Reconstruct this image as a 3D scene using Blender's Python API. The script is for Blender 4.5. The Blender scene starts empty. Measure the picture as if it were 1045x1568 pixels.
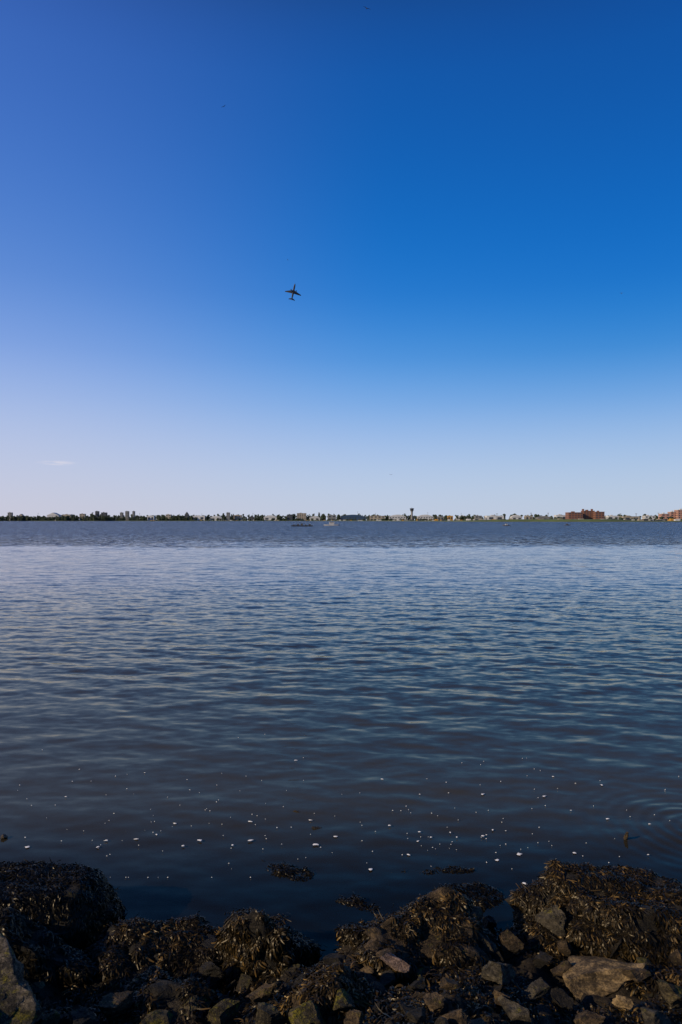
import bpy, bmesh, math, random
import numpy as np
from mathutils import Vector, Matrix, noise, Euler

random.seed(7); rng = np.random.default_rng(7)
scene = bpy.context.scene
scene.view_settings.view_transform = 'Standard'
scene.view_settings.look = 'None'
scene.view_settings.exposure = 0
scene.view_settings.gamma = 1
H = 3.0; F = 1045.0; CX = 522.5; HY = 797.0

# ------------------------------------------------------------------ helpers
def P(px, py, z=0.0):
    d = (H - z) / ((py - HY) / F)
    return Vector(((px - CX) / F * d, d, z))
def PD(px, py, d):
    return Vector(((px - CX) / F * d, d, H + (HY - py) / F * d))
def lin(c):
    return tuple(((v/255.0)/12.92 if v/255.0 <= 0.04045 else ((v/255.0+0.055)/1.055)**2.4) for v in c)
def link(ob, parent=None):
    scene.collection.objects.link(ob)
    if parent: ob.parent = parent
    return ob
def mesh_np(name, verts, faces, mats, smooth=True, parent=None, midx=None, attr=None):
    me = bpy.data.meshes.new(name)
    verts = np.asarray(verts, dtype=np.float32)
    faces = np.asarray(faces, dtype=np.int32)
    n = faces.shape[1]
    me.vertices.add(len(verts)); me.vertices.foreach_set('co', verts.ravel())
    me.loops.add(faces.size); me.loops.foreach_set('vertex_index', faces.ravel())
    me.polygons.add(len(faces))
    me.polygons.foreach_set('loop_start', np.arange(0, faces.size, n, dtype=np.int32))
    me.polygons.foreach_set('loop_total', np.full(len(faces), n, dtype=np.int32))
    me.polygons.foreach_set('use_smooth', np.full(len(faces), smooth))
    for m in mats: me.materials.append(m)
    if midx is not None: me.polygons.foreach_set('material_index', np.asarray(midx, dtype=np.int32))
    me.update(calc_edges=True); me.validate()
    if attr is not None:
        a = me.color_attributes.new('col', 'FLOAT_COLOR', 'POINT')
        a.data.foreach_set('color', np.asarray(attr, dtype=np.float32).ravel())
    return link(bpy.data.objects.new(name, me), parent)

class NT:
    def __init__(s, nt): s.nt = nt
    def n(s, typ, **kw):
        nd = s.nt.nodes.new(typ)
        for k, v in kw.items():
            if k == 'inp':
                for kk, vv in v.items():
                    if isinstance(vv, bpy.types.NodeSocket): s.nt.links.new(vv, nd.inputs[kk])
                    else: nd.inputs[kk].default_value = vv
            else: setattr(nd, k, v)
        return nd
    def math(s, op, a, b=None, c=None, clamp=False):
        nd = s.nt.nodes.new('ShaderNodeMath'); nd.operation = op; nd.use_clamp = clamp
        for i, v in enumerate((a, b, c)):
            if v is None: continue
            if isinstance(v, bpy.types.NodeSocket): s.nt.links.new(v, nd.inputs[i])
            else: nd.inputs[i].default_value = v
        return nd.outputs[0]
    def vmath(s, op, a, b=None):
        nd = s.nt.nodes.new('ShaderNodeVectorMath'); nd.operation = op
        for i, v in enumerate((a, b)):
            if v is None: continue
            if isinstance(v, bpy.types.NodeSocket): s.nt.links.new(v, nd.inputs[i])
            else: nd.inputs[i].default_value = v
        return nd.outputs[0]
    def mix(s, f, a, b, blend='MIX'):
        nd = s.nt.nodes.new('ShaderNodeMix'); nd.data_type = 'RGBA'; nd.blend_type = blend
        for i, v in ((0, f), (6, a), (7, b)):
            if isinstance(v, bpy.types.NodeSocket): s.nt.links.new(v, nd.inputs[i])
            else: nd.inputs[i].default_value = v if i == 0 else (*v[:3], 1)
        return nd.outputs[2]
    def ramp(s, f, stops, interp='LINEAR'):
        nd = s.nt.nodes.new('ShaderNodeValToRGB'); cr = nd.color_ramp; cr.interpolation = interp
        while len(cr.elements) < len(stops): cr.elements.new(0.5)
        for e, (p, c) in zip(cr.elements, stops):
            e.position = p; e.color = (*c[:3], 1) if not isinstance(c, (int, float)) else (c, c, c, 1)
        s.nt.links.new(f, nd.inputs[0]); return nd.outputs[0]
    def mr(s, v, a, b, c, d, smooth=False):
        nd = s.nt.nodes.new('ShaderNodeMapRange'); nd.clamp = True
        if smooth: nd.interpolation_type = 'SMOOTHSTEP'
        s.nt.links.new(v, nd.inputs[0])
        for i, x in enumerate((a, b, c, d)): nd.inputs[i+1].default_value = x
        return nd.outputs[0]
def new_mat(name):
    m = bpy.data.materials.new(name); m.use_nodes = True
    nt = m.node_tree
    b = nt.nodes['Principled BSDF']
    return m, NT(nt), b

# ------------------------------------------------------------------ world
SUN = Vector((-0.84, -0.38, 0.42)).normalized()
sun_el = math.asin(SUN.z); sun_az = math.atan2(SUN.x, SUN.y)
w = bpy.data.worlds.new("World"); scene.world = w; w.use_nodes = True
t = NT(w.node_tree); w.node_tree.nodes.clear()
sky = t.n('ShaderNodeTexSky', sky_type='NISHITA', sun_disc=False)
sky.sun_elevation = sun_el; sky.sun_rotation = sun_az; sky.altitude = 10
sky.air_density = 1.0; sky.dust_density = 0.6; sky.ozone_density = 3.0
tc = t.n('ShaderNodeTexCoord').outputs['Generated']
nrm = t.vmath('NORMALIZE', tc)
sep = t.n('ShaderNodeSeparateXYZ', inp={0: nrm})
z = sep.outputs[2]; x = sep.outputs[0]
def S(y):
    tt = (HY - y)/F; return tt/math.sqrt(1+tt*tt)
L = [(0.0, (204,203,219)), (S(740),(196,202,226)), (S(680),(182,196,230)), (S(620),(160,184,231)), (S(550),(128,163,227)), (S(450),(92,139,215)),
     (S(300),(70,119,202)), (S(120),(60,104,188)), (S(0),(54,94,175)), (0.95,(32,46,80))]
C = [(0.0, (195,204,224)), (S(740),(185,203,230)), (S(680),(163,191,233)), (S(620),(125,173,231)), (S(550),(76,149,223)), (S(450),(22,120,209)),
     (S(300),(8,102,190)), (S(120),(12,87,171)), (S(0),(18,78,157)), (0.95,(20,38,66))]
R = [(0.0, (190,202,222)), (S(740),(180,200,227)), (S(680),(156,188,230)), (S(620),(110,165,226)), (S(550),(48,137,214)), (S(450),(2,112,203)),
     (S(300),(2,96,184)), (S(120),(6,81,163)), (S(0),(8,72,150)), (0.95,(16,36,64))]
rl, rc, rr = [t.ramp(z, [(p, lin(c)) for p, c in Q], 'B_SPLINE') for Q in (L, C, R)]
col = t.mix(t.mr(x, -0.50, 0.10, 0, 1, True), rl, rc)
col = t.mix(t.mr(x, -0.05, 0.45, 0, 1, True), col, rr)
wm = t.n('ShaderNodeMapping', inp={0: nrm, 3: (60, 60, 500)})
wn = t.n('ShaderNodeTexNoise', inp={'Vector': wm.outputs[0], 'Scale': 1.0, 'Detail': 4.0}).outputs[0]
cd = PD(88, 709, 100) - Vector((0, 0, H)); cd.normalize()
df = t.vmath('MULTIPLY', t.vmath('SUBTRACT', nrm, tuple(cd)), (34.0, 10.0, 230.0))
dl = t.n('ShaderNodeVectorMath', operation='LENGTH', inp={0: df}).outputs['Value']
wf = t.math('MULTIPLY', t.mr(dl, 0.2, 1.0, 1, 0, True), t.mr(wn, 0.40, 0.60, 0, 0.5))
col = t.mix(wf, col, lin((230,224,234)))
graded = t.vmath('SCALE', col); w.node_tree.nodes[-1].inputs['Scale'].default_value = 10.0
fin = t.mix(0.95, sky.outputs[0], graded)
bg = t.n('ShaderNodeBackground', inp={0: fin, 1: 0.1})
out = t.n('ShaderNodeOutputWorld', inp={0: bg.outputs[0]})

sl = bpy.data.lights.new('sun', 'SUN'); sl.energy = 4.7; sl.angle = math.radians(0.5); sl.color = (1.0, 0.81, 0.55)
so = link(bpy.data.objects.new('sun', sl)); so.rotation_euler = SUN.to_track_quat('Z', 'Y').to_euler(); so.location = (-30, -10, 20)

# ------------------------------------------------------------------ camera
cam = bpy.data.cameras.new('camera'); co = link(bpy.data.objects.new('camera', cam))
cam.sensor_fit = 'VERTICAL'; cam.sensor_height = 36.0; cam.sensor_width = 24.0
cam.lens = 36.0 * F / 1568.0
cam.shift_y = 13.0/1568.0
cam.clip_start = 0.05; cam.clip_end = 60000
co.location = (0, 0, H); co.rotation_euler = (math.radians(90), 0, 0)
scene.camera = co

# ------------------------------------------------------------------ materials
def rock_mat(name, c1, c2, moss=0.0, rough=0.75, wet=0.7, bandscale=1.0, contrast=0.16):
    m, t, b = new_mat(name)
    g = t.n('ShaderNodeNewGeometry'); pos = g.outputs['Position']
    mp = t.n('ShaderNodeMapping', inp={0: pos, 2: (0.5, 0.35, 0.3), 3: (5*bandscale, 8*bandscale, 30*bandscale)})
    band = t.n('ShaderNodeTexNoise', inp={'Vector': mp.outputs[0], 'Scale': 1.0, 'Detail': 7.0, 'Roughness': 0.7, 'Distortion': 0.8}).outputs[0]
    big = t.n('ShaderNodeTexNoise', inp={'Vector': pos, 'Scale': 9.0, 'Detail': 8.0, 'Roughness': 0.72}).outputs[0]
    fine = t.n('ShaderNodeTexNoise', inp={'Vector': pos, 'Scale': 70.0, 'Detail': 8.0, 'Roughness': 0.8}).outputs[0]
    col = t.mix(t.mr(band, 0.42, 0.58, 0, 1), tuple(v*contrast*3.5 for v in c1), c2)
    col = t.mix(t.mr(big, 0.45, 0.58, 0.0, 0.92), col, tuple(v*0.16 for v in c1))
    col = t.mix(t.mr(fine, 0.52, 0.7, 0.0, 0.6), col, tuple(min(v*1.4, .6) for v in c2))
    col = t.mix(t.mr(fine, 0.36, 0.48, 0.8, 0.0), col, tuple(v*.15 for v in c1))
    sepn = t.n('ShaderNodeSeparateXYZ', inp={0: g.outputs['Normal']}).outputs[2]
    sepp = t.n('ShaderNodeSeparateXYZ', inp={0: pos}).outputs[2]
    if moss > 0:
        mn = t.n('ShaderNodeTexNoise', inp={'Vector': pos, 'Scale': 13.0, 'Detail': 10.0, 'Roughness': 0.85}).outputs[0]
        mf = t.math('MULTIPLY', t.mr(mn, 0.62-0.13*moss, 0.68-0.13*moss, 0, 1), t.mr(sepn, 0.0, 0.5, 0, 1))
        mc = t.mix(t.mr(fine, .42, .58, 0, 1), (0.012, 0.015, 0.001), (0.20, 0.165, 0.010))
        col = t.mix(mf, col, mc)
    wetf = t.mr(t.math('ADD', sepp, t.math('MULTIPLY', big, 0.14)), 0.14, 0.32, 1, 0)
    col = t.mix(t.math('MULTIPLY', wetf, wet), col, (0.007, 0.0055, 0.004))
    m.node_tree.links.new(col, b.inputs['Base Color'])
    m.node_tree.links.new(t.mr(wetf, 0, 1, rough, 0.45), b.inputs['Roughness'])
    b.inputs['Specular IOR Level'].default_value = 0.25
    hgt = t.math('ADD', t.math('MULTIPLY', band, 0.03), t.math('ADD', t.math('MULTIPLY', fine, 0.008), t.math('MULTIPLY', big, 0.045)))
    bp = t.n('ShaderNodeBump', inp={'Height': hgt, 'Strength': 1.0, 'Distance': 1.0})
    m.node_tree.links.new(bp.outputs[0], b.inputs['Normal'])
    return m
M_DARK = rock_mat('dark_wet_rock', (0.018,0.014,0.009), (0.036,0.028,0.018), 0.3)
M_MOSS = rock_mat('mossy_rock', (0.04,0.031,0.017), (0.10,0.078,0.042), 1.0)
M_GREY = rock_mat('grey_schist', (0.042,0.035,0.024), (0.10,0.083,0.057), 0.5)
M_GREYB= rock_mat('pale_banded_schist', (0.045,0.036,0.025), (0.21,0.172,0.125), 0.75, bandscale=0.7, contrast=0.1)
M_TAN  = rock_mat('tan_rock', (0.19,0.13,0.065), (0.42,0.29,0.14), 0.0)
M_PINK = rock_mat('pink_granite', (0.24,0.16,0.125), (0.40,0.29,0.24), 0.0)
M_BRN  = rock_mat('brown_rock', (0.05,0.033,0.017), (0.12,0.08,0.04), 0.4)

def weed_mat(name, dark, gold, amt):
    m, t, b = new_mat(name)
    at = t.n('ShaderNodeAttribute', attribute_name='col')
    s = t.n('ShaderNodeSeparateColor', inp={0: at.outputs['Color']})
    pos = t.n('ShaderNodeNewGeometry').outputs['Position']
    pn = t.n('ShaderNodeTexNoise', inp={'Vector': pos, 'Scale': 4.0, 'Detail': 3.0}).outputs[0]
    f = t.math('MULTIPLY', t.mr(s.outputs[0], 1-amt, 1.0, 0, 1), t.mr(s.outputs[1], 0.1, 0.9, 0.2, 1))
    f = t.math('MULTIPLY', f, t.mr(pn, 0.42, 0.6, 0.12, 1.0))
    col = t.mix(f, t.mix(s.outputs[2], tuple(v*.6 for v in dark), tuple(v*1.8 for v in dark)), gold)  # golden tips, with sunlit golden highlights also raised in this colour
    m.node_tree.links.new(col, b.inputs['Base Color'])
    b.inputs['Roughness'].default_value = 0.38
    b.inputs['Specular IOR Level'].default_value = 0.2
    b.inputs['Specular Tint'].default_value = (1.0, 0.88, 0.70, 1)
    return m
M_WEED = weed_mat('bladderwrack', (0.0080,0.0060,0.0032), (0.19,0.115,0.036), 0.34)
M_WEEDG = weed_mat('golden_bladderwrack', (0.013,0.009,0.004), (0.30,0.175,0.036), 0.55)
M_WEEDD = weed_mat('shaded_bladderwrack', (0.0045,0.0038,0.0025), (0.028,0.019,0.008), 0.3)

# ------------------------------------------------------------------ shore ground
GY = [-60,-20,0,2.5,3.4,4.3,5.0,6.0,7.0,10,60,400,30000]; GZ = [6,3.5,1.3,0.58,0.30,0.09,-0.06,-0.20,-0.42,-1.3,-5,-14,-14]
def gz(x, y):
    b = np.interp(y, GY, GZ)
    m = np.clip(1-(abs(y-3.8)/6), 0, 1)
    b = b + m*(0.07*np.sin(1.7*x+0.6)+0.05*np.sin(3.1*x+2+y*1.3)+0.03*np.sin(6.3*x-y*4))
    b = b - 0.22*np.exp(-((x+1.75)/0.22)**2)*np.exp(-((y-5.1)/0.6)**2) - 0.2*np.exp(-((x+0.15)/0.2)**2)*np.exp(-((y-4.9)/0.45)**2)
    return b
xs = np.concatenate([[-30000,-3000,-300,-60,-25,-12,-8], np.linspace(-6,6,260), [8,12,25,60,300,3000,30000]])
ys = np.concatenate([[-30000,-3000,-300,-60,-20,-8,-3,-1,0], np.linspace(0.5,8,190), [10,15,30,60,400,3000,30000]])
X, Y = np.meshgrid(xs, ys)
Z = gz(X, Y)
flat = np.stack([X.ravel(), Y.ravel(), Z.ravel()], 1)
for i in range(len(flat)):
    if abs(flat[i,0]) < 7 and 0 < flat[i,1] < 9:
        flat[i,2] += 0.09*noise.fractal(Vector((flat[i,0]*3, flat[i,1]*3, 0.3)), 0.7, 2.0, 6)
nx, ny = len(xs), len(ys)
I = np.arange(nx*ny).reshape(ny, nx)
q = np.stack([I[:-1,:-1].ravel(), I[:-1,1:].ravel(), I[1:,1:].ravel(), I[1:,:-1].ravel()], 1)
M_BED, t, b = new_mat('muddy_ground')
g = t.n('ShaderNodeNewGeometry'); pos = g.outputs['Position']
n1 = t.n('ShaderNodeTexNoise', inp={'Vector': pos, 'Scale': 5.0, 'Detail': 8.0, 'Roughness': 0.7}).outputs[0]
n2 = t.n('ShaderNodeTexNoise', inp={'Vector': pos, 'Scale': 60.0, 'Detail': 6.0, 'Roughness': 0.75}).outputs[0]
pz = t.n('ShaderNodeSeparateXYZ', inp={0: pos}).outputs[2]
silt = t.mix(t.mr(n1, 0.4, 0.62, 0, 1), (0.10,0.078,0.050), (0.022,0.017,0.011))
dry = t.mix(t.mr(n2, 0.4, 0.65, 0, 1), (0.008,0.006,0.004), (0.05,0.037,0.022))
M_BED.node_tree.links.new(t.mix(t.mr(pz, -0.08, -0.01, 0, 1), silt, dry), b.inputs['Base Color'])
b.inputs['Roughness'].default_value = 0.8; b.inputs['Specular IOR Level'].default_value = 0.2
bp = t.n('ShaderNodeBump', inp={'Height': t.math('MULTIPLY', n2, 0.012), 'Strength': 1.0, 'Distance': 1.0}); M_BED.node_tree.links.new(bp.outputs[0], b.inputs['Normal'])
mesh_np('ground', flat, q, [M_BED])

# ------------------------------------------------------------------ rocks
_ico = {}
def ico(sub):
    if sub not in _ico:
        bm = bmesh.new(); bmesh.ops.create_icosphere(bm, subdivisions=sub, radius=1)
        bm.verts.ensure_lookup_table()
        v = np.array([p.co[:] for p in bm.verts]); f = np.array([[q.index for q in p.verts] for p in bm.faces])
        bm.free(); _ico[sub] = (v, f)
    return _ico[sub]
def rock_arrays(half, seed, sub=5, nplanes=14, dmin=0.5, dmax=0.85, namp=0.10, nfreq=2.2, rot=(0,0,0), top=None):
    r = np.random.default_rng(seed)
    v, f = ico(sub); v = v.copy()
    if top: v[:,2] = np.minimum(v[:,2], top)
    for k in range(nplanes):
        n = r.normal(size=3); n /= np.linalg.norm(n)
        d = r.uniform(dmin, dmax)
        pr = v @ n
        v -= np.outer(np.maximum(pr-d, 0), n)
    if namp > 0:
        o = Vector(r.uniform(-50, 50, 3))
        for i in range(len(v)):
            p = Vector(v[i])
            nn = noise.fractal(p*nfreq+o, 0.75, 2.1, 6)
            v[i] *= 1 + namp*nn
    v *= np.array(half)
    R3 = np.array(Euler(rot).to_matrix())
    return v @ R3.T, f

def fronds(name, roots, normals, mat, length=(0.06,0.13), width=(0.005,0.010), parent=None, lift=0.025, seed=1):
    r = np.random.default_rng(seed); n = len(roots)
    if n == 0: return
    g = np.array([0,0,-1.0])
    tn = g - normals*(normals@g)[:,None]
    lock = np.array([list(noise.noise_vector(Vector(p)*9.0)) for p in roots])
    tn += lock*1.3 + r.normal(size=(n,3))*0.35
    tn -= normals*np.sum(tn*normals,1)[:,None]
    tn /= np.linalg.norm(tn,axis=1)[:,None]+1e-9
    side = np.cross(tn, normals)
    side = side + normals*r.normal(size=(n,1))*0.35
    side /= np.linalg.norm(side,axis=1)[:,None]+1e-9
    Ln = r.uniform(*length, n)[:,None]; W = r.uniform(*width, n)[:,None]; lf = (r.uniform(0.2,1.2,n)*lift)[:,None]
    bend = side*r.normal(size=(n,1))*0.6
    rc = r.uniform(size=n); rd = r.uniform(size=n)
    V=[]; A=[]
    ts = [0,0.35,0.7,1.0]; ws = [0.6,0.9,1.3,0.7]
    for tt, ww in zip(ts, ws):
        c = roots + tn*Ln*tt + normals*(0.004+lf*math.sin(math.pi*min(tt*0.8+0.1,1))) + bend*Ln*tt*tt + g*Ln*0.25*tt*tt
        V.append(c - side*W*ww); V.append(c + side*W*ww)
        a = np.stack([rc, np.full(n,tt), rd, np.ones(n)],1); A += [a,a]
    V = np.stack(V,1).reshape(-1,3); A = np.stack(A,1).reshape(-1,4)
    base = (np.arange(n)*8)[:,None]
    fs = np.concatenate([base+np.array([[0,1,3,2]]), base+np.array([[2,3,5,4]]), base+np.array([[4,5,7,6]])],0)
    return mesh_np(name, V, fs, [mat], True, parent, attr=A)

def sample_mesh(v, f, n, r, cond=None, zmin=-0.06):
    a, b, c = v[f[:,0]], v[f[:,1]], v[f[:,2]]
    cr = np.cross(b-a, c-a); ar = np.linalg.norm(cr,axis=1)+1e-12; nn = cr/ar[:,None]
    wgt = ar*np.clip(nn[:,2]*0.8+0.45, 0, 1)
    wgt *= ((a[:,2]) > zmin)
    if wgt.sum() <= 0: return np.zeros((0,3)), np.zeros((0,3))
    idx = r.choice(len(f), n, p=wgt/wgt.sum())
    u = r.uniform(size=(n,1)); w_ = r.uniform(size=(n,1)); m = (u+w_) > 1; u = np.where(m,1-u,u); w_ = np.where(m,1-w_,w_)
    p = a[idx]+u*(b-a)[idx]+w_*(c-a)[idx]
    k = np.ones(n,bool) if cond is None else cond(p, nn[idx])
    return p[k], nn[idx][k]

def boulder(name, c, half, seed, mat, weed=0, wmat=None, rot=(0,0,0), cond=None, np_=9, dmin=0.55, namp=0.26, dens=13000, L=(0.02,0.055), W=(0.0025,0.0055), top=None, thr=-0.2, zmin=-0.06):
    v, f = rock_arrays(half, seed, 5, np_, dmin, 0.92, namp, 1.7, rot, top)
    v = v + np.array(c)
    ob = mesh_np(name, v, f, [mat])
    if weed:
        r = np.random.default_rng(seed+100)
        area = 4*half[0]*half[1]*1.6 + 2*half[2]*(half[0]+half[1])
        n = int(area*dens*weed)
        p, nn = sample_mesh(v, f, n, r, cond, zmin)
        k = np.array([noise.noise(Vector(q)*6.0)+0.5*noise.noise(Vector(q)*15.0) for q in p]) > thr
        fronds('seaweed_fronds', p[k], nn[k], wmat or M_WEED, L, W, parent=ob, seed=seed, lift=0.012)
    return ob
B = 'seaweed_covered_boulder'
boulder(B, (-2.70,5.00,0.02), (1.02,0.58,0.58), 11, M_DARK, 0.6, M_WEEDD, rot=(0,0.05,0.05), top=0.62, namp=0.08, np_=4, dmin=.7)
boulder('banded_boulder', (-2.02,3.66,0.22), (0.58,0.44,0.54), 44, M_GREYB, 0, np_=16, dmin=0.58, namp=0.20, rot=(0.18,-0.04,0.15), top=.60)
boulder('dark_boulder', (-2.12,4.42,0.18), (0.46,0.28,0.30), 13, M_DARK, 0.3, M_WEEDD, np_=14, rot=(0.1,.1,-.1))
boulder(B, (-1.22,4.62,-0.03), (0.50,0.36,0.25), 14, M_DARK, 1)
boulder(B, (-0.56,4.62,0.0), (0.36,0.36,0.34), 15, M_DARK, 1)
boulder(B, (0.45,4.60,0.03), (0.58,0.46,0.40), 16, M_BRN, 1, cond=lambda p,n: ~((p[:,0]<0.33)&(p[:,2]>0.30)))
boulder(B, (2.18,4.95,-0.02), (0.92,0.48,0.42), 17, M_DARK, 1, rot=(0.0,0.12,-0.12), top=.75, namp=.16)
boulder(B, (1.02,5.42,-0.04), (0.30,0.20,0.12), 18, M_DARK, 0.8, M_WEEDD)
for i,(bx,by,bz,h) in enumerate([(-0.34,5.85,-0.105,(0.46,0.22,0.12)),(0.75,5.80,-0.125,(0.60,0.22,0.12)),(-1.55,5.55,-0.19,(0.5,0.25,0.16)),(0.05,5.35,-0.17,(0.4,0.22,0.18)),
    (0.62,5.25,-0.14,(0.35,0.2,0.16)),(-0.9,5.3,-0.17,(0.45,0.22,0.16)),(1.5,5.75,-0.2,(0.4,0.2,0.14)),(-0.2,6.5,-0.33,(0.5,0.3,0.2)),(1.1,6.4,-0.34,(0.5,0.25,0.2))]):
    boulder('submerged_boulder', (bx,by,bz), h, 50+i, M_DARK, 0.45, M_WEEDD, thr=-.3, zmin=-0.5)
boulder(B, (-0.10,3.84,0.20), (0.30,0.26,0.22), 21, M_BRN, 1.1, M_WEEDG)
boulder(B, (1.45,4.72,0.0), (0.28,0.24,0.17), 22, M_DARK, 0.9)
boulder(B, (0.62,3.85,0.16), (0.36,0.27,0.17), 23, M_DARK, 1)
boulder(B, (2.05,4.15,0.10), (0.38,0.24,0.17), 24, M_DARK, 0.9)
boulder(B, (-1.0,4.0,0.12), (0.34,0.27,0.15), 25, M_DARK, 0.9)

stones = [(740,1447,34,22,M_GREY),(779,1440,28,22,M_BRN),(835,1415,32,32,M_GREY),(919,1399,28,16,M_TAN),(914,1421,24,14,M_TAN),(866,1452,18,12,M_BRN),
 (986,1426,22,12,M_BRN),(600,1471,30,14,M_PINK),(762,1492,40,16,M_GREY),(905,1488,84,17,M_TAN),(972,1492,30,12,M_BRN),(822,1516,30,9,M_GREY),
 (862,1534,26,15,M_DARK),(955,1536,20,9,M_TAN),(1030,1522,34,26,M_MOSS),(180,1538,30,24,M_BRN),(128,1558,34,14,M_DARK),(230,1446,28,12,M_DARK),
 (272,1450,22,12,M_DARK),(400,1524,34,18,M_BRN),(340,1550,38,18,M_MOSS),(290,1548,40,20,M_MOSS),(466,1552,52,22,M_MOSS),(545,1562,22,12,M_BRN),
 (750,1413,16,14,M_GREY),(765,1528,18,16,M_BRN),(700,1560,30,16,M_BRN),(640,1556,24,14,M_DARK),(795,1556,36,14,M_GREY),(1000,1558,36,14,M_GREY),
 (900,1560,30,12,M_BRN),(225,1505,30,18,M_DARK),(330,1488,24,12,M_DARK),(75,1560,24,12,M_BRN),(690,1508,18,10,M_BRN),(830,1470,22,14,M_DARK),
 (930,1452,26,16,M_DARK),(1040,1470,20,12,M_BRN),(665,1532,26,12,M_BRN),(290,1512,26,14,M_BRN),(860,1490,20,14,M_BRN),(525,1535,26,14,M_MOSS),(410,1556,46,18,M_MOSS),(240,1560,34,14,M_MOSS)]
for i,(px,py,hw,hh,m) in enumerate(stones):
    zc = 0.2
    for _ in range(12):
        p = P(px,py,zc); zc = 0.5*zc + 0.5*(float(gz(np.array(p.x),np.array(p.y))) + 0.55*hh*p.y/F + (0.10 if m is M_MOSS else 0.07))
    p = P(px,py,zc); s = p.y/F
    v,f = rock_arrays((hw*s*1.15, hw*s*random.uniform(.7,.95), hh*s*1.25), 300+i, 5, 18, 0.34, 0.72, 0.12, 2.5, (random.uniform(-.3,.3), random.uniform(-.25,.25), random.uniform(-.7,.7)))
    mesh_np('rock', v+np.array(p), f, [m], False)

tmpl = [rock_arrays((1,0.7,0.42), 900+i, 3, 14, 0.30, 0.7, 0.05, 3) for i in range(14)]
VV=[];FF=[];MI=[];off=0
for i in range(3000):
    x = random.uniform(-4,4); y = random.uniform(2.0,4.9)
    s = 0.02 + 0.10*random.random()**3
    v,f = tmpl[i%14]
    R3 = np.array(Euler((random.uniform(-.6,.6),random.uniform(-.6,.6),random.uniform(0,6.28))).to_matrix())
    zz = float(gz(np.array(x),np.array(y)))+s*0.35
    VV.append((v*s)@R3.T+np.array([x,y,zz])); FF.append(f+off); off+=len(v)
    MI.append(np.full(len(f), random.choices([0,1,2,3,4],[9,3,1.0,0.35,1.4])[0]))
mesh_np('shore_rubble', np.concatenate(VV), np.concatenate(FF), [M_DARK,M_BRN,M_GREY,M_TAN,M_MOSS], False, midx=np.concatenate(MI))
n=80000
x = rng.uniform(-4,4,n); y = rng.uniform(2.4,5.2,n)
keep = np.array([noise.noise(Vector((a*2.2,b*2.2,3.3)))+.4*noise.noise(Vector((a*7,b*7,1.3))) - (0.10 if b<3.75 else 0) for a,b in zip(x,y)]) > 0.0
x=x[keep]; y=y[keep]; z0=gz(x,y)+0.02+rng.uniform(0,0.04,len(x))
nr = np.stack([rng.normal(size=len(x))*.3, -0.25+rng.normal(size=len(x))*.3, np.ones(len(x))],1); nr/=np.linalg.norm(nr,axis=1)[:,None]
fronds('seaweed', np.stack([x,y,z0],1), nr, M_WEED, (0.02,0.06), (0.0025,0.006), lift=0.015, seed=77)

# ------------------------------------------------------------------ water
m_w, t, b = new_mat('water'); nt = m_w.node_tree; nt.nodes.remove(b)
g = t.n('ShaderNodeNewGeometry'); pos = g.outputs['Position']
sp = t.n('ShaderNodeSeparateXYZ', inp={0: pos}); yy = sp.outputs[1]
def nvec(scale, sc, detail):
    mp = t.n('ShaderNodeMapping', inp={0: pos, 3: sc, 2: (0,0,0.12)})
    nz = t.n('ShaderNodeTexNoise', inp={'Vector': mp.outputs[0], 'Scale': scale, 'Detail': detail, 'Roughness': 0.55})
    return t.vmath('SUBTRACT', nz.outputs['Color'], (0.5,0.5,0.5))
def scaled(v, fac):
    nd = t.n('ShaderNodeVectorMath', operation='SCALE', inp={0: v})
    if isinstance(fac, bpy.types.NodeSocket): nt.links.new(fac, nd.inputs['Scale'])
    else: nd.inputs['Scale'].default_value = fac
    return nd.outputs[0]
patch = t.n('ShaderNodeTexNoise', inp={'Vector': t.n('ShaderNodeMapping', inp={0: pos, 3: (0.02,0.06,1)}).outputs[0], 'Scale': 1.0, 'Detail': 3.0}).outputs[0]
yj = t.math('ADD', yy, t.mr(patch, 0.3, 0.7, -14, 14))
fine_s = t.math('MULTIPLY', t.math('SUBTRACT', t.mr(yy, 5, 16, 0.13, 0.44), t.mr(yy, 22, 45, 0.0, 0.16)), t.mr(patch, 0.35, 0.65, 0.7, 1.25))
far_s = t.math('ADD', t.mr(yj, 66, 100, 0.0, 4.2, True), t.mr(yy, 13, 36, 0.0, 0.24))
v1 = scaled(nvec(6.0,(0.6,1.3,1),3.0), fine_s)
v2 = scaled(nvec(1.4,(0.5,1.0,1),5.0), far_s)
sm = t.vmath('MULTIPLY', t.vmath('ADD', v1, v2), (0.7,1.0,0.0))
nn = t.vmath('NORMALIZE', t.vmath('ADD', g.outputs['Normal'], sm))
bc = t.mix(t.mr(yy, 8, 30, 0, 1), (0.044,0.038,0.026), (0.020,0.023,0.026))
dif = t.n('ShaderNodeBsdfDiffuse', inp={'Color': bc})
tr = t.n('ShaderNodeBsdfTransparent', inp={'Color': (0.72,0.60,0.42,1)})
body = t.n('ShaderNodeMixShader', inp={0: t.mr(yy, 5.3, 7.6, 0.9, 0.0, True), 1: dif.outputs[0], 2: tr.outputs[0]})
fr = t.n('ShaderNodeFresnel', inp={'IOR': 1.333, 'Normal': nn})
tint = t.mix(t.mr(yy, 6, 34, 0, 1), (0.98,0.88,0.66), (0.95,0.92,0.91))
gl = t.n('ShaderNodeBsdfGlossy', inp={'Color': tint, 'Roughness': t.mr(yy, 20, 150, 0.03, 0.25), 'Normal': nn})
mx = t.n('ShaderNodeMixShader', inp={0: fr.outputs[0], 1: body.outputs[0], 2: gl.outputs[0]})
nt.links.new(mx.outputs[0], nt.nodes['Material Output'].inputs['Surface'])
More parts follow.
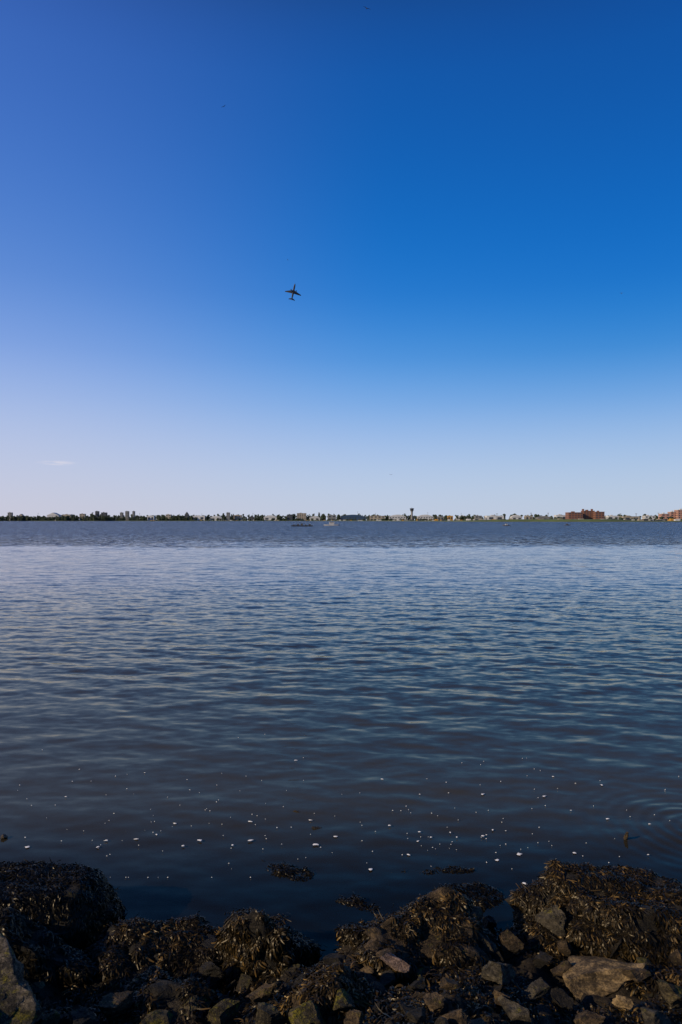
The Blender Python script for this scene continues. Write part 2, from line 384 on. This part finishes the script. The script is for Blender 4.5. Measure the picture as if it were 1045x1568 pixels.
rows = np.concatenate([np.exp(np.linspace(math.log(3.2), math.log(110), 800)), np.exp(np.linspace(math.log(115), math.log(30000), 60))])
s = np.linspace(-1,1,760); U = 0.72*s + 1.1*s**7
Xw = U[None,:]*rows[:,None]; Yw = np.repeat(rows[:,None], len(s), 1)
Zw = np.zeros_like(Xw); dr = np.gradient(rows)[:,None]
NW = 90
for k in range(NW):
    lam = 0.15*(1.9/0.15)**(rng.uniform())
    th = rng.normal()*0.40 + 0.08
    kx, ky = math.sin(th), math.cos(th); kk = 2*math.pi/lam
    slope = 0.068*math.sqrt(2.0/NW)
    a = slope/kk
    fade = np.clip(lam/(dr*3.0)-0.6, 0, 1) * np.interp(Yw, [4,8,14,40,110],[0.3,0.5,0.95,0.9,0.8])
    Zw += a*fade*np.sin(kk*(kx*Xw+ky*Yw)+rng.uniform(0,6.28))
rc_ = P(1075,1268); rr_ = np.hypot(Xw-rc_.x, Yw-rc_.y)
Zw += 0.003*np.cos(2*math.pi*rr_/0.14)*np.exp(-(rr_/0.85)**2)*(Yw<12)
ny, nx = Xw.shape; I = np.arange(nx*ny).reshape(ny,nx)
q = np.stack([I[:-1,:-1].ravel(), I[:-1,1:].ravel(), I[1:,1:].ravel(), I[1:,:-1].ravel()], 1)
mesh_np('water', np.stack([Xw.ravel(),Yw.ravel(),Zw.ravel()],1), q, [m_w])

# foam flecks
m_f, t, b = new_mat('foam'); b.inputs['Base Color'].default_value=(0.72,0.72,0.72,1); b.inputs['Roughness'].default_value=0.6
fl = [(484,1294,8,3),(795,1309,7,3),(762,1318,6,3),(475,1257,5,2),(383,1259,6,2),(384,1288,7,2),(307,1288,6,2),(163,1288,6,2),(268,1262,5,2),(209,1286,7,2),(150,1298,5,3),
 (42,1298,5,3),(930,1255,5,2),(922,1203,5,2),(995,1263,5,2),(834,1220,5,2),(740,1217,4,2),(586,1194,4,2),(597,1265,4,2),(643,1275,4,2),(804,1354,5,3),(568,1332,5,3),(880,1307,5,2),
 (690,1276,3,2),(700,1283,3,2),(740,1281,4,2),(755,1272,3,2),(641,1289,4,2),(660,1283,3,2),(626,1310,4,2),(515,1282,5,2),(240,1279,3,2),(453,1165,4,1),(356,1295,4,2),(281,1296,4,2),(101,1221,3,1),
 (721,1417,6,2),(847,1190,3,1),(875,1242,3,1),(993,1310,4,1)]
for i in range(190):
    fl.append((random.choice([random.uniform(0,1045), random.gauss(720,120), random.gauss(240,130)]), min(1345,max(1085,random.gauss(1262,50))), random.uniform(0.5,1.9), random.uniform(0.35,0.8)))
V=[];Fc=[]
for (px,py,a_,b_) in fl:
    p=P(px,py,0.0); sx=a_*p.y/F*0.75; sy=b_*p.y/F*1.1*random.uniform(.9,1.3); o=len(V); n=8
    V.append((p.x,p.y,0.014)); ph=random.uniform(-.4,.4)
    for j in range(n):
        an=j*2*math.pi/n; r_=random.uniform(.35,1.2)
        V.append((p.x+sx*r_*math.cos(an+ph), p.y+sy*r_*math.sin(an), 0.008))
    for j in range(n): Fc.append((o,o+1+j,o+1+(j+1)%n))
mesh_np('sea_foam', V, Fc, [m_f])

v,f = rock_arrays((0.06,0.03,0.02),501,4,10,0.5,0.8,0.1,3); p=P(484,1268); mesh_np('floating_driftwood', v+np.array(p)+[0,0,.0], f,[M_BRN])
v,f = rock_arrays((0.05,0.02,0.015),502,4,10,0.5,0.8,0.1,3); p=P(455,1243); mesh_np('floating_driftwood', v+np.array(p)+[0,0,.0], f,[M_BRN])
v,f = rock_arrays((0.018,0.02,0.055),503,4,10,0.5,0.8,0.15,3,(0.1,0.25,0)); p=P(959,1287); mesh_np('wooden_stake', v+np.array(p)+[0,0,.04], f,[M_TAN])
v,f = rock_arrays((0.035,0.03,0.03),504,4,12,0.5,0.8,0.1,3); p=P(6,1284); mesh_np('rock', v+np.array(p)+[0,0,.012], f,[M_TAN])

# ------------------------------------------------------------------ far shore
def simple(name, c, rough=0.8, var=0.15, scale=0.05):
    m, t, b = new_mat(name)
    g = t.n('ShaderNodeNewGeometry').outputs['Position']
    nz = t.n('ShaderNodeTexNoise', inp={'Vector': g, 'Scale': scale, 'Detail': 4.0}).outputs[0]
    m.node_tree.links.new(t.mix(nz, tuple(v*(1-var*2) for v in c), tuple(min(1,v*(1+var*2)) for v in c)), b.inputs['Base Color'])
    b.inputs['Roughness'].default_value = rough
    return m
MW = simple('white_cladding',(0.50,0.50,0.51)); MB = simple('beige_render',(0.30,0.26,0.21)); MR = simple('red_brick',(0.18,0.08,0.052))
MG = simple('grey_concrete',(0.18,0.18,0.18)); MDK = simple('dark_facade',(0.05,0.055,0.065)); MGL = simple('window_glass',(0.03,0.04,0.06),0.15)
MP = simple('pink_brick',(0.40,0.22,0.17)); MY = simple('ochre_paint',(0.42,0.22,0.04)); MRF = simple('roofing',(0.12,0.12,0.125)); MBL = simple('blue_glass_facade',(0.03,0.06,0.12),0.2)
MGR = simple('grass',(0.07,0.10,0.025),0.9,0.25,0.03); MTR = simple('distant_foliage',(0.022,0.035,0.016),0.9,0.35,0.06); MSAND = simple('shore_stone',(0.11,0.088,0.065),0.9,0.3,0.1)

def dsh(px): return float(np.interp(px, [-2000,480,720,900,3000],[3300,3300,1700,1500,1500]))
pxs = np.linspace(-1800,2900,300); prof=[(-25,-2,1),(0,0.4,1),(12,2.0,1),(60,2.4,0),(600,3.0,0),(14000,6,0)]
V=[]
for px in pxs:
    d=dsh(px)*(1+0.012*noise.noise(Vector((px*0.02,0,0))))
    berm = np.interp(px,[690,740,790,850,940,980],[0,2.2,3.6,3.8,3.4,0])
    for dd,zz,_ in prof:
        D=d+dd; V.append(((px-CX)/F*D, D, zz + (berm if dd==60 else berm*0.6 if dd==12 else 0)))
n=len(prof); Fc=[];mi=[]
for i in range(len(pxs)-1):
    for j in range(n-1):
        a=i*n+j; Fc.append((a,a+n,a+n+1,a+1)); mi.append(0 if j<1 else 1)
mesh_np('far_shore_land', V, Fc, [MSAND,MGR], False, midx=mi)

class MB_:
    def __init__(s): s.v=[];s.f=[];s.m=[]
    def quad(s,a,b,c,d,m): o=len(s.v); s.v+= [a,b,c,d]; s.f.append((o,o+1,o+2,o+3)); s.m.append(m)
    def box(s,x0,x1,y0,y1,z0,z1,m,top=None):
        p=lambda i,j,k:((x0,x1)[i],(y0,y1)[j],(z0,z1)[k])
        s.quad(p(0,0,0),p(1,0,0),p(1,0,1),p(0,0,1),m); s.quad(p(1,0,0),p(1,1,0),p(1,1,1),p(1,0,1),m)
        s.quad(p(1,1,0),p(0,1,0),p(0,1,1),p(1,1,1),m); s.quad(p(0,1,0),p(0,0,0),p(0,0,1),p(0,1,1),m)
        s.quad(p(0,0,1),p(1,0,1),p(1,1,1),p(0,1,1),m if top is None else top)
    def done(s,name,mats): return mesh_np(name,s.v,s.f,mats,False,midx=s.m)
def building(name, px0, px1, ytop, d, wall, floors=0, roof='flat', base=2.0, depth=None, trim=None):
    x0=(px0-CX)/F*d; x1=(px1-CX)/F*d; zt=H+(HY-ytop)/F*d; W=x1-x0; D=depth or max(15,min(60,W*.7))
    mb=MB_(); wallH=zt
    if roof in('gable','arch'): wallH = base+(zt-base)*0.65
    mb.box(x0,x1,d,d+D,base,wallH,0,1)
    if roof=='flat':
        mb.box(x0-.5,x1+.5,d-.5,d+D+.5,wallH+.02,wallH+.8,3,1)
        mb.box(x0+W*.3,x0+W*.5,d+D*.3,d+D*.6,wallH+.82,wallH+3.2,3)
    else:
        N=10 if roof=='arch' else 2
        pts=[(x0-1+(W+2)*i/N, wallH+.05+(zt-wallH)*(math.sin(math.pi*i/N) if roof=='arch' else 1-abs(2*i/N-1))) for i in range(N+1)]
        for (a,za),(c,zc) in zip(pts[:-1],pts[1:]):
            mb.quad((a,d-1,za),(c,d-1,zc),(c,d+D+1,zc),(a,d+D+1,za),3)
            mb.quad((a,d-1,wallH),(c,d-1,wallH),(c,d-1,zc),(a,d-1,za),0)
    if floors:
        fh=(wallH-base)/floors; nb=max(2,int(W/max(5,fh*1.3)))
        for fl_ in range(floors):
            for k in range(nb):
                a=x0+W*(k+.25)/nb; c=x0+W*(k+.75)/nb; zz=base+fh*(fl_+.3)
                mb.quad((a,d-.25,zz),(c,d-.25,zz),(c,d-.25,zz+fh*.45),(a,d-.25,zz+fh*.45),2)
            nb2=max(2,int(D/7))
            for k in range(nb2):
                a=d+D*(k+.25)/nb2; c=d+D*(k+.7)/nb2; zz=base+fh*(fl_+.3)
                mb.quad((x0-.25,c,zz),(x0-.25,a,zz),(x0-.25,a,zz+fh*.45),(x0-.25,c,zz+fh*.45),2)
    return mb.done(name,[wall,MRF,MGL,trim or wall])
D0=3480
bl=[('apartment_block',12,18,785,MG,5,'flat'),('house',28,36,787,MB,2,'gable'),('warehouse',72,90,785,MW,1,'gable'),('warehouse',96,108,788,MB,1,'flat'),
 ('apartment_block',122,130,787,MB,4,'flat'),('apartment_block',146,151,783,MDK,5,'flat'),('apartment_block',155,163,785,MDK,5,'flat'),('apartment_block',184,188,785,MG,5,'flat'),
 ('apartment_block',192,197,783,MG,6,'flat'),('apartment_block',203,206,783,MG,6,'flat'),('warehouse',226,236,790,MW,1,'flat'),('office_building',254,262,788,MB,3,'flat'),
 ('church',283,289,784,MDK,3,'gable'),('warehouse',296,314,790,MW,1,'flat'),('warehouse',322,340,790,MW,1,'arch'),('apartment_block',347,352,785,MG,5,'flat'),('office_building',358,370,789,MB,2,'flat'),
 ('warehouse',381,390,790,MDK,1,'gable'),('hangar',404,424,789,MW,1,'arch'),('office_building',440,448,788,MDK,3,'flat'),('hotel_building',455,469,786,MB,5,'flat'),('hangar',474,490,790,MW,1,'gable'),
 ('airport_terminal',502,515,789,MG,2,'flat'),('airport_terminal',522,560,788,MBL,2,'arch'),('airport_terminal',567,590,790,MB,2,'flat'),('airport_terminal',596,622,788,MW,2,'arch'),
 ('airport_terminal',640,664,788,MW,2,'arch'),('warehouse',670,680,791,MG,1,'flat'),('warehouse',686,694,790,MY,1,'flat'),('hangar',700,718,789,MW,1,'gable')]
for nme,a,c,yt,m,fl_,rf in bl: building(nme,a,c,yt,D0+random.uniform(-30,60)-100,m,fl_,rf,trim=MW if rf=='arch' else None)
for nme,a,c,yt,m,fl_,rf in [('parking_garage',728,738,790,MG,2,'flat'),('warehouse',746,772,790,MW,1,'flat'),('hangar',784,800,788.5,MW,1,'arch'),('warehouse',805,816,790,MB,1,'flat'),
 ('warehouse',824,846,790,MG,1,'gable'),('warehouse',852,868,789,MW,1,'flat'),('warehouse',932,948,790,MW,1,'flat'),('warehouse',955,980,791,MB,1,'flat'),('office_building',988,1004,790,MW,2,'flat')]:
    building(nme,a,c,yt,1950+random.uniform(-20,60),m,fl_,rf)
building('brick_building',871,893,785,1640,MR,4,'flat'); building('brick_building',894,911,782.5,1655,MR,5,'flat'); building('brick_building',912,926,784,1635,MR,4,'flat')
for px in (893.5,907):
    c=PD(px,780,1660); mb=MB_(); mb.box(c.x-2,c.x+2,1660,1664,10,c.z,0); mb.box(c.x-2.4,c.x+2.4,1659.6,1664.4,c.z+.02,c.z+1,0); mb.done('chimney',[MR])
building('apartment_block',1013,1026,787,1640,MP,3,'flat',trim=MW); building('apartment_block',1027,1038,784,1660,MP,4,'flat',trim=MW); building('apartment_block',1038.5,1056,781,1650,MP,5,'flat',trim=MW)
for a in (-90,-70,-48,-25,1070,1095,1120): building('apartment_block',a,a+14,785+random.random()*3,1900 if a>500 else D0,MB,4)

ct=PD(631,797,3400); bm=bmesh.new()
def ring(r,z,n=16): return [bm.verts.new((ct.x+r*math.cos(2*math.pi*i/n), 3400+r*math.sin(2*math.pi*i/n), z)) for i in range(n)]
prof=[(6.5,2,0),(5.0,30,0),(4.8,44,0),(6.5,50,0),(9.5,54,1),(9.5,56,1),(8.2,56.3,2),(10.2,62,2),(10.8,62.2,1),(10.8,63.6,1),(4,64,1),(0.5,64.5,1),(0.4,71,1)]
rs=[ring(r,z_) for r,z_,_ in prof]
for k in range(len(rs)-1):
    for i in range(16):
        f_=bm.faces.new((rs[k][i],rs[k][(i+1)%16],rs[k+1][(i+1)%16],rs[k+1][i])); f_.material_index=prof[k+1][2]
me=bpy.data.meshes.new('control_tower'); bm.to_mesh(me); bm.free()
for m in (MG,MDK,MGL): me.materials.append(m)
link(bpy.data.objects.new('control_tower',me))

mb=MB_()
for px,yt,d in [(60,786,D0),(215,786,D0),(310,787,D0),(388,786,D0),(480,787,D0),(548,784,D0),(575,786,D0),(655,785,D0),(706,786,D0),(760,787,1900),(812,786,1900),(838,786,1900),(948,787,1900),(972,787,1900),(1006,786,1900)]:
    c=PD(px,yt,d); w_=0.5; mb.box(c.x-w_,c.x+w_,d-10-w_,d-10+w_,2,c.z,0); mb.box(c.x-w_*5,c.x+w_*5,d-10-w_*2,d-10+w_*2,c.z+.01,c.z+1,0)
mb.done('light_masts',[MG])

iv, iff = ico(1); V=[];Fc=[];off=0
def tree_clump(x,y,z,s):
    global off
    v=iv*s*(1+rng.uniform(-.35,.35,(len(iv),1))); V.append(v*np.array([1,1,.8])+np.array([x,y,z])); Fc.append(iff+off); off+=len(iv)
def trees(px0,px1,ytop,d,dens=1.0,depth=60):
    W=(px1-px0)/F*d; n=int(W/5*dens)
    for i in range(n):
        px=random.uniform(px0,px1); hh=(HY-ytop)/F*d+1; top=hh*(0.55+0.6*abs(noise.noise(Vector((px*0.13,d,0))))+random.uniform(-.1,.25))
        D=d+random.uniform(-depth/2,depth/2); x0=(px-CX)/F*D
        zz=2.0
        while zz<top+2:
            s=random.uniform(2.5,5.5); tree_clump(x0+random.uniform(-3,3),D+random.uniform(-3,3),zz+s*.5,s); zz+=s*1.1
trees(-400,170,790.5,3330,1.6); trees(170,300,792,3350,.8,20); trees(300,720,794,3350,.4,10)
for a,b_ in [(212,222),(242,252),(268,280),(315,321),(341,346),(391,403),(425,438),(492,501),(590,596),(665,669),(719,727)]: trees(a,b_,788.5,3370,1.3,30)
trees(-400,300,788.5,3650,1.2); trees(240,720,788,3750,1.3); trees(700,1400,789,2250,1.2); trees(926,1012,794,1720,.7); trees(1012,1300,794,1600,.6); trees(846,872,794,1700,.8)
trees(138,168,785,3380,1.5)
mesh_np('distant_tree_line', np.concatenate(V), np.concatenate(Fc), [MTR], False)

mb=MB_()
for i in range(260):
    px=random.uniform(230,1050); d=dsh(px)+random.uniform(45,90)
    x0=(px-CX)/F*d; w_=random.uniform(1.5,6); h_=random.uniform(1.5,5); bz=2.4
    mb.box(x0-w_,x0+w_,d,d+8,bz,bz+h_,random.choice([0,0,1,2,3,3,4]))
mb.done('shoreline_sheds',[MW,MG,MB,MDK,MY])

# ------------------------------------------------------------------ boats
MH=simple('boat_paint_white',(0.55,0.55,0.55),0.4); MHD=simple('boat_paint_dark',(0.05,0.045,0.045),0.5)
def boat(name, px, py, Lb, hull, cabin, flip=1, barge=False):
    p=P(px,py,0); root=link(bpy.data.objects.new(name,None)); root.location=p
    bm=bmesh.new(); secs=[(-.5,.9,.75),(-.25,1,.72),(.1,1,.78),(.35,.7,.95),(.5,.05,1.15)] if not barge else [(-.5,1,.7),(-.4,1,.7),(.4,1,.7),(.5,1,.75)]
    rr=[]; bw=Lb*.16; hh=Lb*.11*(0.6 if barge else 1)
    for sx,wf_,tf in secs:
        rr.append([bm.verts.new((sx*Lb*flip, s_*bw*wf_*q_, z_)) for s_,q_,z_ in ((-1,1,hh*tf),(-1,.75,-.2),(1,.75,-.2),(1,1,hh*tf))])
    for a_,b_ in zip(rr[:-1],rr[1:]):
        for i in range(4): bm.faces.new((a_[i],a_[(i+1)%4],b_[(i+1)%4],b_[i]))
    bm.faces.new(rr[0]); bm.faces.new(rr[-1])
    me=bpy.data.meshes.new('hull'); bm.to_mesh(me); bm.free(); me.materials.append(hull); link(bpy.data.objects.new('hull',me),root)
    mb=MB_()
    if not barge:
        mb.box(-Lb*.18,Lb*.12,-bw*.6,bw*.6,hh*.8,hh*1.9,0); mb.box(-Lb*.2,Lb*.15,-bw*.65,bw*.65,hh*1.92,hh*2.05,0)
        mb.quad((-Lb*.15,-bw*.62,hh*1.3),(Lb*.1,-bw*.62,hh*1.3),(Lb*.1,-bw*.62,hh*1.75),(-Lb*.15,-bw*.62,hh*1.75),1)
        mb.box(-.06,.06,-.06,.06,hh*2.06,hh*3.2,1)
    else:
        for k in range(5):
            a_=(-.42+.18*k)*Lb; mb.box(a_,a_+Lb*.09,-bw*.5,bw*.5,hh*.8,hh*(1.3+.35*(k%3)),1)
    o=mb.done('cabin',[cabin,MHD]); o.parent=root
boat('motorboat',509,805,9.5,MH,MH); boat('work_barge',463,806,11,MHD,MHD,1,True); boat('motorboat',776,805,4.5,MHD,MH,-1); boat('motorboat',869,804.5,4,MHD,MHD)

# ------------------------------------------------------------------ airliner
MA=simple('airliner_backlit_paint',(0.05,0.06,0.09),0.35); MA2=simple('airliner_backlit_wing',(0.08,0.08,0.09),0.4)  # near-black base colours: the plane's backlit shade is put into them
root=link(bpy.data.objects.new('passenger_airliner',None))
bm=bmesh.new(); N=14
fus=[(-19,.15,1.2),(-17.5,.6,.9),(-13,1.4,.3),(-8,1.95,0),(8,1.95,0),(13,1.85,0),(16,1.4,-.15),(18,.7,-.4),(18.8,.1,-.5)]
rs=[[bm.verts.new((r_*math.cos(2*math.pi*i/N), yv, zc+r_*math.sin(2*math.pi*i/N))) for i in range(N)] for yv,r_,zc in fus]
for a_,b_ in zip(rs[:-1],rs[1:]):
    for i in range(N): bm.faces.new((a_[i],a_[(i+1)%N],b_[(i+1)%N],b_[i]))
me=bpy.data.meshes.new('fuselage'); bm.to_mesh(me); bm.free(); me.materials.append(MA); link(bpy.data.objects.new('fuselage',me),root)
def wing(name,pts,th):
    bm=bmesh.new(); top=[bm.verts.new((p_[0],p_[1],p_[2]+th*(1 if i in(0,3) else .3))) for i,p_ in enumerate(pts)]; bot=[bm.verts.new((p_[0],p_[1],p_[2]-th*(1 if i in(0,3) else .3))) for i,p_ in enumerate(pts)]
    bm.faces.new(top); bm.faces.new(bot[::-1])
    for i in range(4): bm.faces.new((top[i],bot[i],bot[(i+1)%4],top[(i+1)%4]))
    me=bpy.data.meshes.new(name); bm.to_mesh(me); bm.free(); me.materials.append(MA2); link(bpy.data.objects.new(name,me),root)
for s_,nm in ((-1,'left'),(1,'right')):
    wing('wing_'+nm,[(s_*1.5,4.0,-.9),(s_*18,-2.6,.5),(s_*18,-4.4,.5),(s_*1.5,-3.4,-.9)],.35)
    wing('tailplane_'+nm,[(s_*.6,-14,.8),(s_*7,-17.0,1.3),(s_*7,-18.6,1.3),(s_*.6,-17.8,.8)],.2)
    bm=bmesh.new(); bmesh.ops.create_cone(bm,cap_ends=True,segments=12,radius1=.8,radius2=1.15,depth=4.2,matrix=Matrix.Translation((s_*5.8,3.2,-1.9))@Matrix.Rotation(-math.pi/2,4,'X'))
    me=bpy.data.meshes.new('engine_'+nm); bm.to_mesh(me); bm.free(); me.materials.append(MA); link(bpy.data.objects.new('engine_'+nm,me),root)
wing('tail_fin',[(0,-13,1.5),(0,-17.5,7.5),(0,-19.2,7.5),(0,-18,1.2)],.01)
d_=1500; loc=PD(449.5,447,d_)
los=(loc-Vector((0,0,H))).normalized(); right=Vector((1,0,0))
right=(right-los*right.dot(los)).normalized(); upi=right.cross(los).normalized()
def dirv(rx,uy,lz): return (right*rx+upi*uy-los*lz).normalized()
span=-dirv(0.95,-0.30,0.0)
fwd=dirv(-0.02,0.90,0.25)
up=span.cross(fwd).normalized()
span=(span*0.8+ (fwd.cross(up)).normalized()*0.2).normalized()
fwd=(fwd-span*fwd.dot(span)).normalized(); up=span.cross(fwd)
root.matrix_world = Matrix.Translation(loc) @ Matrix((span,fwd,up)).transposed().to_4x4()

MBD=simple('gull_plumage',(0.05,0.05,0.055),0.8)
def bird(px,py,wpx,d,roll,yaw):
    bm=bmesh.new(); N=8
    prof=[(-.22,.01),(-.12,.05),(0,.07),(.12,.055),(.18,.03),(.22,.035),(.26,.008)]
    rs=[[bm.verts.new((r_*math.cos(2*math.pi*i/N),yv,r_*math.sin(2*math.pi*i/N))) for i in range(N)] for yv,r_ in prof]
    for a1,b1 in zip(rs[:-1],rs[1:]):
        for i in range(N): bm.faces.new((a1[i],a1[(i+1)%N],b1[(i+1)%N],b1[i]))
    for s_ in (-1,1):
        st=[(0.03,.10,-.08,.02),(.25,.13,-.04,.12),(.45,.06,-.06,.10),(.65,-.08,-.12,.02)]
        pv=[(bm.verts.new((s_*x_,y1,z_)),bm.verts.new((s_*x_,y2,z_-.004))) for x_,y1,y2,z_ in st]
        for (a1,b1),(c1,d1) in zip(pv[:-1],pv[1:]): bm.faces.new((a1,c1,d1,b1))
    me=bpy.data.meshes.new('gull'); bm.to_mesh(me); bm.free(); me.materials.append(MBD)
    o=link(bpy.data.objects.new('gull',me)); o.location=PD(px,py,d); o.scale=[wpx/F*d/1.3]*3; o.rotation_euler=(0.25,roll,yaw)
bird(562,13,12,130,.2,.3); bird(343,163,9,190,-.25,-.4); bird(441,398,6,260,.3,.6); bird(952,449,9,200,-.1,.2); bird(599,727,7,260,0,.1)
